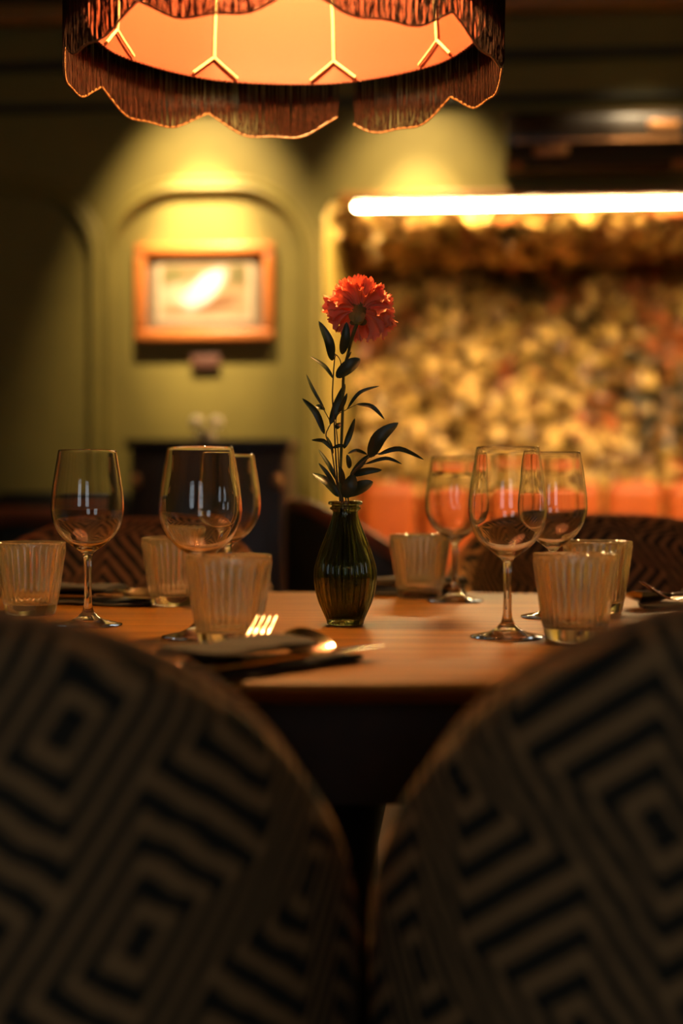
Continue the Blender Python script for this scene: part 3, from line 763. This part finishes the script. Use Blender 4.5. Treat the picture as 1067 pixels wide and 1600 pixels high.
sprig('tall leafy sprig rising on the olive wall side of the carnation stem',
      [(root(-.004, .003) + [S(285, 1400, .004), S(268, 1160, .004), S(262, 1000, .003), S(250, 850, .003), S(255, 720, .003), S(263, 610, .003), S(272, 566, .003), S(300, 600, .0), S(305, 650, -.003), S(285, 700, -.004)], .0011)],
      [((245, 602), (160, 345), 66, (228, 480)), ((275, 712), (432, 592), 96, (365, 640)), ((255, 722), (104, 577), 30, (195, 640)), ((235, 1022), (332, 758), 62, (285, 890)), ((272, 1050), (303, 1012), 38), ((330, 618), (374, 545), 16), ((245, 602), (272, 560), 26)])
sprig('short thin sprig arching towards the olive wall with narrow leaves',
      [(root(-.008, -.002) + [S(275, 1400, -.004), S(245, 1200, -.005), S(208, 1100, -.005), S(222, 1050, -.005), S(236, 1010, -.005), S(195, 930, -.006), S(150, 850, -.006)], .0010)],
      [((197, 1086), (52, 853), 48, (145, 950)), ((195, 920), (78, 695), 24, (125, 800)), ((140, 902), (202, 926), 34), ((245, 1188), (113, 1127), 30, (190, 1132)), ((272, 1430), (158, 1278), 30, (215, 1345)), ((278, 1396), (157, 1188), 32, (225, 1290)), ((290, 1500), (118, 1345), 70, (220, 1410)), ((255, 1215), (215, 1105), 22)])
sprig('broad leaved sprig leaning towards the booth with the widest leaf',
      [(root(.006, -.003) + [S(345, 1400, -.005), S(420, 1300, -.006), S(495, 1238, -.006), S(560, 1212, -.006)], .0012), ([S(345, 1390, -.004), S(430, 1305, -.012), S(475, 1278, -.014)], .0007)],
      [((495, 1240), (682, 1014), 100, (560, 1110)), ((552, 1222), (852, 1256), 36, (690, 1184)), ((468, 1284), (706, 1284), 26, (600, 1246)), ((478, 1222), (350, 1216), 26, (410, 1196)), ((368, 1362), (487, 1224), 46), ((378, 1358), (574, 1324), 50), ((330, 1490), (517, 1402), 98, (440, 1440)), ((362, 1312), (345, 1222), 38), ((330, 1505), (388, 1352), 100), ((318, 1440), (300, 1300), 50)])
sprig('fine sprig behind the carnation stem with two drooping leaves',
      [(root(.002, .006) + [S(300, 1400, .008), S(285, 1150, .008), S(275, 980, .007), S(335, 930, .006), S(415, 890, .005)], .0009), ([S(345, 925, .006), S(350, 912, .005)], .0006)],
      [((350, 918), (558, 771), 26, (430, 815)), ((410, 892), (592, 990), 32, (510, 908)), ((325, 1182), (397, 984), 42, (362, 1090)), ((250, 1178), (345, 1170), 26, (300, 1163)), ((290, 946), (346, 818), 30)])

# ------------------------------------------------------------------ napkins and cutlery
def bar(path, w, h):          # flat tapered bar
    rows = []; P = [Vector(p) for p in path]
    for i, p in enumerate(P):
        a, b = w[i] / 2, h[i] / 2
        rows.append([p + Vector((0, y, z)) for y, z in ((-a, -b*.4), (-a*.6, -b), (a*.6, -b), (a, -b*.4), (a, b*.4), (a*.6, b), (-a*.6, b), (-a, b*.4))])
    mb = MB().grid(rows, True); k = 8
    mb.f += [tuple(range(k)), tuple((len(P)-1)*k + i for i in range(k))]; return mb
def make_fork(label, group):
    g = thing('fork', label, 'fork', group=group)
    bar([(0, 0, 0), (.004, 0, 0), (.05, 0, .001), (.09, 0, .003), (.118, 0, .005), (.130, 0, .0045)], [.010, .015, .012, .007, .0055, .009], [.003, .0035, .0035, .0035, .004, .003]).build('handle', M['steel'], g, fix=True)
    bar([(.129, 0, .0046), (.136, 0, .003), (.143, 0, .0018), (.150, 0, .0015)], [.009, .018, .0225, .0235], [.003, .0024, .0022, .002]).build('head', M['steel'], g, fix=True)
    for k in range(4):
        y = -.0096 + .0064 * k
        bar([(.149, y, .0015), (.160, y, .0050), (.173, y, .0125), (.184, y * .97, .0200), (.189, y * .96, .0232)], [.0040, .0038, .0034, .0030, .0020], [.0022, .0021, .0020, .0018, .0012]).build('tine', M['steel'], g, fix=True)
    return g
def make_spoon(label, group):
    g = thing('spoon', label, 'spoon', group=group)
    bar([(0, 0, 0), (.004, 0, 0), (.05, 0, .001), (.09, 0, .003), (.118, 0, .005), (.134, 0, .003)], [.010, .015, .012, .007, .0055, .008], [.003, .0035, .0035, .0035, .004, .0028]).build('handle', M['steel'], g, fix=True)
    rows = []
    for k in range(7):
        q = k / 6
        ring_ = []
        for j in range(28):
            a = 2*PI*j/28; e = 1 - .18 * math.cos(a)
            ring_.append((.163 - .031 * q * math.cos(a), .0205 * q * math.sin(a) * e, .0020 - .0085 * (1 - q * q)))
        rows.append(ring_)
    outer = [[(x, y, z - .0012) for x, y, z in r_] for r_ in rows]
    mb = MB().grid(rows, True); mb.grid(outer, True, flip=True)
    b = len(mb.v); n_ = 7 * 28
    for j in range(28): mb.f.append((6*28 + j, 6*28 + (j+1) % 28, n_ + 6*28 + (j+1) % 28, n_ + 6*28 + j)[::-1])
    mb.build('bowl', M['steel'], g, fix=True); return g
def make_knife(label, group):
    g = thing('knife', label, 'knife', group=group)
    bar([(0, 0, 0), (.004, 0, 0), (.05, 0, .0005), (.10, 0, .001), (.108, 0, .001)], [.012, .016, .014, .012, .012], [.004, .006, .006, .006, .005]).build('handle', M['steel'], g, fix=True)
    bar([(.108, 0, .001), (.116, 0, .001), (.16, 0, .001), (.19, -.001, .001), (.205, -.006, .001)], [.009, .018, .020, .017, .004], [.002, .0016, .0014, .0012, .0008]).build('blade', M['steel'], g, fix=True)
    return g
def make_napkin(label, group):
    g = thing('napkin', label, 'napkin', group=group)
    for k, (w, z0, h, L, nm) in enumerate(((.078, .0006, .0055, .185, 'under_fold'), (.070, .0180, .0070, .130, 'upper_fold'))):
        rows = []
        for i in range(13):
            x = -.012 + L * i / 12; wob = .0018 * math.sin(i * 1.7 + k); e = 1 if 0 < i < 12 else .92
            ring_ = []
            for j in range(16):
                a = 2*PI*j/16; cx, sx = math.cos(a), math.sin(a)
                ring_.append((x, w/2*e * math.copysign(abs(cx)**.45, cx) + wob, z0 + h/2 + h/2*e * math.copysign(abs(sx)**.6, sx) + (.0012 * math.sin(x * 60 + cx * 3) if sx > 0 else 0)))
            rows.append(ring_)
        mb = MB().grid(rows, True); mb.f += [tuple(range(16)), tuple(12*16 + i for i in range(16))]
        mb.build(nm, M['napkin'], g, fix=True)
    return g
protos = {}
def piece(kind, maker, label, group, m):
    if kind not in protos: g = maker(label, group); protos[kind] = g
    else: g = copy_tree(protos[kind]); g['label'] = label
    loc, rot, _ = m.decompose(); g.rotation_mode = 'QUATERNION'; g.location = loc; g.rotation_quaternion = rot
def setting(x, y, ang, where, fork=(-.006, .012, 12, 1.5), spoon=(.0, -.006, 0, 1, 18)):
    base = Matrix.Translation((x, y, TZ + .0003)) @ Matrix.Rotation(ang, 4, 'Z')
    piece('napkin', make_napkin, 'folded dark napkin ' + where, 'napkins on the table', base)
    fx, fy, fa, ft = fork; sx, sy, sa, st_, sr = spoon
    piece('fork', make_fork, 'steel fork on the napkin ' + where, 'forks on the table', base @ Matrix.Translation((fx, fy, .0095)) @ Matrix.Rotation(R(fa), 4, 'Z') @ Matrix.Rotation(-R(ft), 4, 'Y'))
    piece('spoon', make_spoon, 'steel spoon on the napkin ' + where, 'spoons on the table', base @ Matrix.Translation((sx, sy, .0120)) @ Matrix.Rotation(R(sa), 4, 'Z') @ Matrix.Rotation(-R(st_), 4, 'Y') @ Matrix.Rotation(R(sr), 4, 'X'))
    piece('knife', make_knife, 'steel knife on the napkin ' + where, 'knives on the table', base @ Matrix.Translation((-.006, -.024, .0112)) @ Matrix.Rotation(R(-2), 4, 'Z'))
setting(-.118, 1.152, R(50), 'at the near table edge beside the vase', (-.012, .010, 20, 1), (-.026, -.004, 2, 1.5, 32))
setting(-.410, 1.915, R(-18), 'behind the foot of the lone wine glass')
setting(.165, 2.052, R(180), 'between the vase and the far small tumbler')
setting(.555, 1.800, R(174), 'at the far corner beside the two overlapping tumblers')
setting(-.590, 1.600, R(4), 'beside the outermost tumbler at the picture edge')

# ------------------------------------------------------------------ pendant lamp
LC = Vector((-.064, 1.62, 0)); RZ = 1.425; RR = .226; RF = .2455
lamp = thing('pendant_lamp', 'large fringed pendant lampshade with glowing orange lining hanging over the table', 'lamp', (LC.x, LC.y, RZ))
A0 = R(90 - 14)                                         # a strut seen just beside the middle of the far side
NSEG = 9
shade = [(0.0, RR), (.03, RR + .001), (.08, RR - .004), (.14, RR - .018), (.20, RR - .045), (.26, RR - .085), (.31, .105), (.345, .085)]
def srad(h, a):
    r_ = interp(shade, h); ph = ((a - A0) / (2*PI/NSEG)) % 1.0
    return r_ * (1 - .014 * math.sin(PI * ph))            # flat-ish panels between the struts
NA = 144
def ringp(h, off=0.0): return [((srad(h, 2*PI*k/NA) + off) * math.cos(2*PI*k/NA), (srad(h, 2*PI*k/NA) + off) * math.sin(2*PI*k/NA), h) for k in range(NA)]
hs = [0, .012, .03, .055, .08, .11, .14, .17, .20, .23, .26, .285, .31, .345]
MB().grid([ringp(h) for h in hs], True, flip=True).build('lining', M['lining'], lamp)
MB().grid([ringp(h, .006) for h in hs], True).build('cover', M['cover'], lamp)
# top ring, spider, cord, bulb
MB().tube([(.09 * math.cos(a), .09 * math.sin(a), .345) for a in [2*PI*k/36 for k in range(37)]], .003, 6).build('top_ring', M['wire'], lamp)
for k in range(3):
    a = 2*PI*k/3 + .4; MB().tube([(.088 * math.cos(a), .088 * math.sin(a), .345), (.02 * math.cos(a), .02 * math.sin(a), .350)], .0022, 6).build('spider_arm', M['wire'], lamp)
MB().lathe([(.017, .325), (.022, .33), (.022, .385), (.012, .40)], 20, cap0=True, cap1=True).build('socket', M['black_metal'], lamp)
MB().tube([(0, 0, .40), (0, 0, H - RZ - .03)], .004, 8).build('cord', M['cord'], lamp)
MB().lathe([(.05, H - RZ - .035), (.055, H - RZ - .01), (.055, H - RZ - .001)], 24, cap0=True, cap1=True).build('ceiling_rose', M['black_metal'], lamp)
MB().lathe([(.0005, .192), (.012, .194), (.022, .202), (.028, .216), (.028, .230), (.022, .248), (.014, .270), (.013, .324)], 24).build('bulb', M['bulb'], lamp)
# struts with a forked foot
for k in range(NSEG):
    a = A0 + 2*PI*k/NSEG
    def sp_(h, da=0.0, off=-.0035): r_ = srad(h, a + da) + off; return Vector((r_ * math.cos(a + da), r_ * math.sin(a + da), h))
    so = MB().tube([sp_(h) for h in (.026, .05, .08, .11, .14, .17, .20, .23, .26, .29, .31, .343)], .0020, 7).build('strut', M['wire'], lamp)
    for s_ in (-1, 1):
        MB().tube([sp_(.027), sp_(.018, s_ * .05), sp_(.003, s_ * .135)], .0019, 7).build('fork_wire', M['wire'], so)
# rim gimp: small loops
ga = MB()
for k in range(420):
    a = 2*PI*k/420; r_ = srad(0, a) + .001
    ga.ball((r_ * math.cos(a), r_ * math.sin(a), -.0005 + .0008 * (k % 2)), .0021, 6, 3)
ga.build('rim_gimp', M['rimbead'], lamp, kind='stuff')
# fringe: hangs from a band a little outside the rim, its lower edge in scallops, with one open seam
FT = .052
MB().grid([[((RF + o_) * math.cos(2*PI*k/NA), (RF + o_) * math.sin(2*PI*k/NA), h) for k in range(NA)] for (o_, h) in ((-.012, FT + .03), (.0, FT + .012), (.001, FT - .006), (-.003, FT - .006))], True).build('fringe_band', M['cover'], lamp, fix=True)
SEAM = A0 - .045
def fringe_len(a):
    ph = ((a - A0) / (2*PI/NSEG)) % 1.0
    base = .038 + .028 * abs(math.sin(PI * ph)) ** 0.9 * (1 - .12 * math.cos(2*PI*ph*2)) 
    return base
def gap(a):
    d = abs((a - SEAM + PI) % (2*PI) - PI); return d < .046
fr = MB(); NF = 2900
for k in range(NF):
    a = 2*PI*(k + random.uniform(-.35, .35)) / NF
    if gap(a): continue
    L = fringe_len(a) ; r0 = RF + random.uniform(-.0016, .0016)
    da = random.gauss(0, .011); rb = RF + random.uniform(-.001, .001)
    zz = [FT, FT - (FT + L) * .35, FT - (FT + L) * .7, -L]
    pts = []
    for i, z in enumerate(zz):
        q = i / 3; aa = a + da * math.sin(PI * q) ; rr = lerp(r0, rb, q) + .0012 * math.sin(k * .37 + q * 4)
        pts.append(Vector((rr * math.cos(aa), rr * math.sin(aa), z)))
    tg = Vector((-math.sin(a), math.cos(a), 0)); rd = Vector((math.cos(a), math.sin(a), 0)); w = random.uniform(.00025, .00045)
    rows = [[p + tg * w, p - tg * w * .6 + rd * w, p - tg * w * .6 - rd * w] for p in pts]
    fr.grid(rows, True)
fr.build('fringe', M['fringe'], lamp, kind='stuff', smooth=True, angle=180)
bd = MB(); NB = 1150
run = []; cords = []
for k in range(NB + 1):
    a = SEAM + .046 + (2*PI - .092) * k / NB; L = fringe_len(a)
    p = Vector((RF * math.cos(a), RF * math.sin(a), -L)); run.append(p)
acc = 0
for i in range(1, len(run)):
    acc += (run[i] - run[i-1]).length
    if acc > .0027: acc = 0; bd.ball(run[i], .00155, 6, 4)
bd.build('bead_trim', M['bead'], lamp, kind='stuff')
MB().tube(run[::4], .0009, 5).build('trim_cord', M['bead'], lamp)
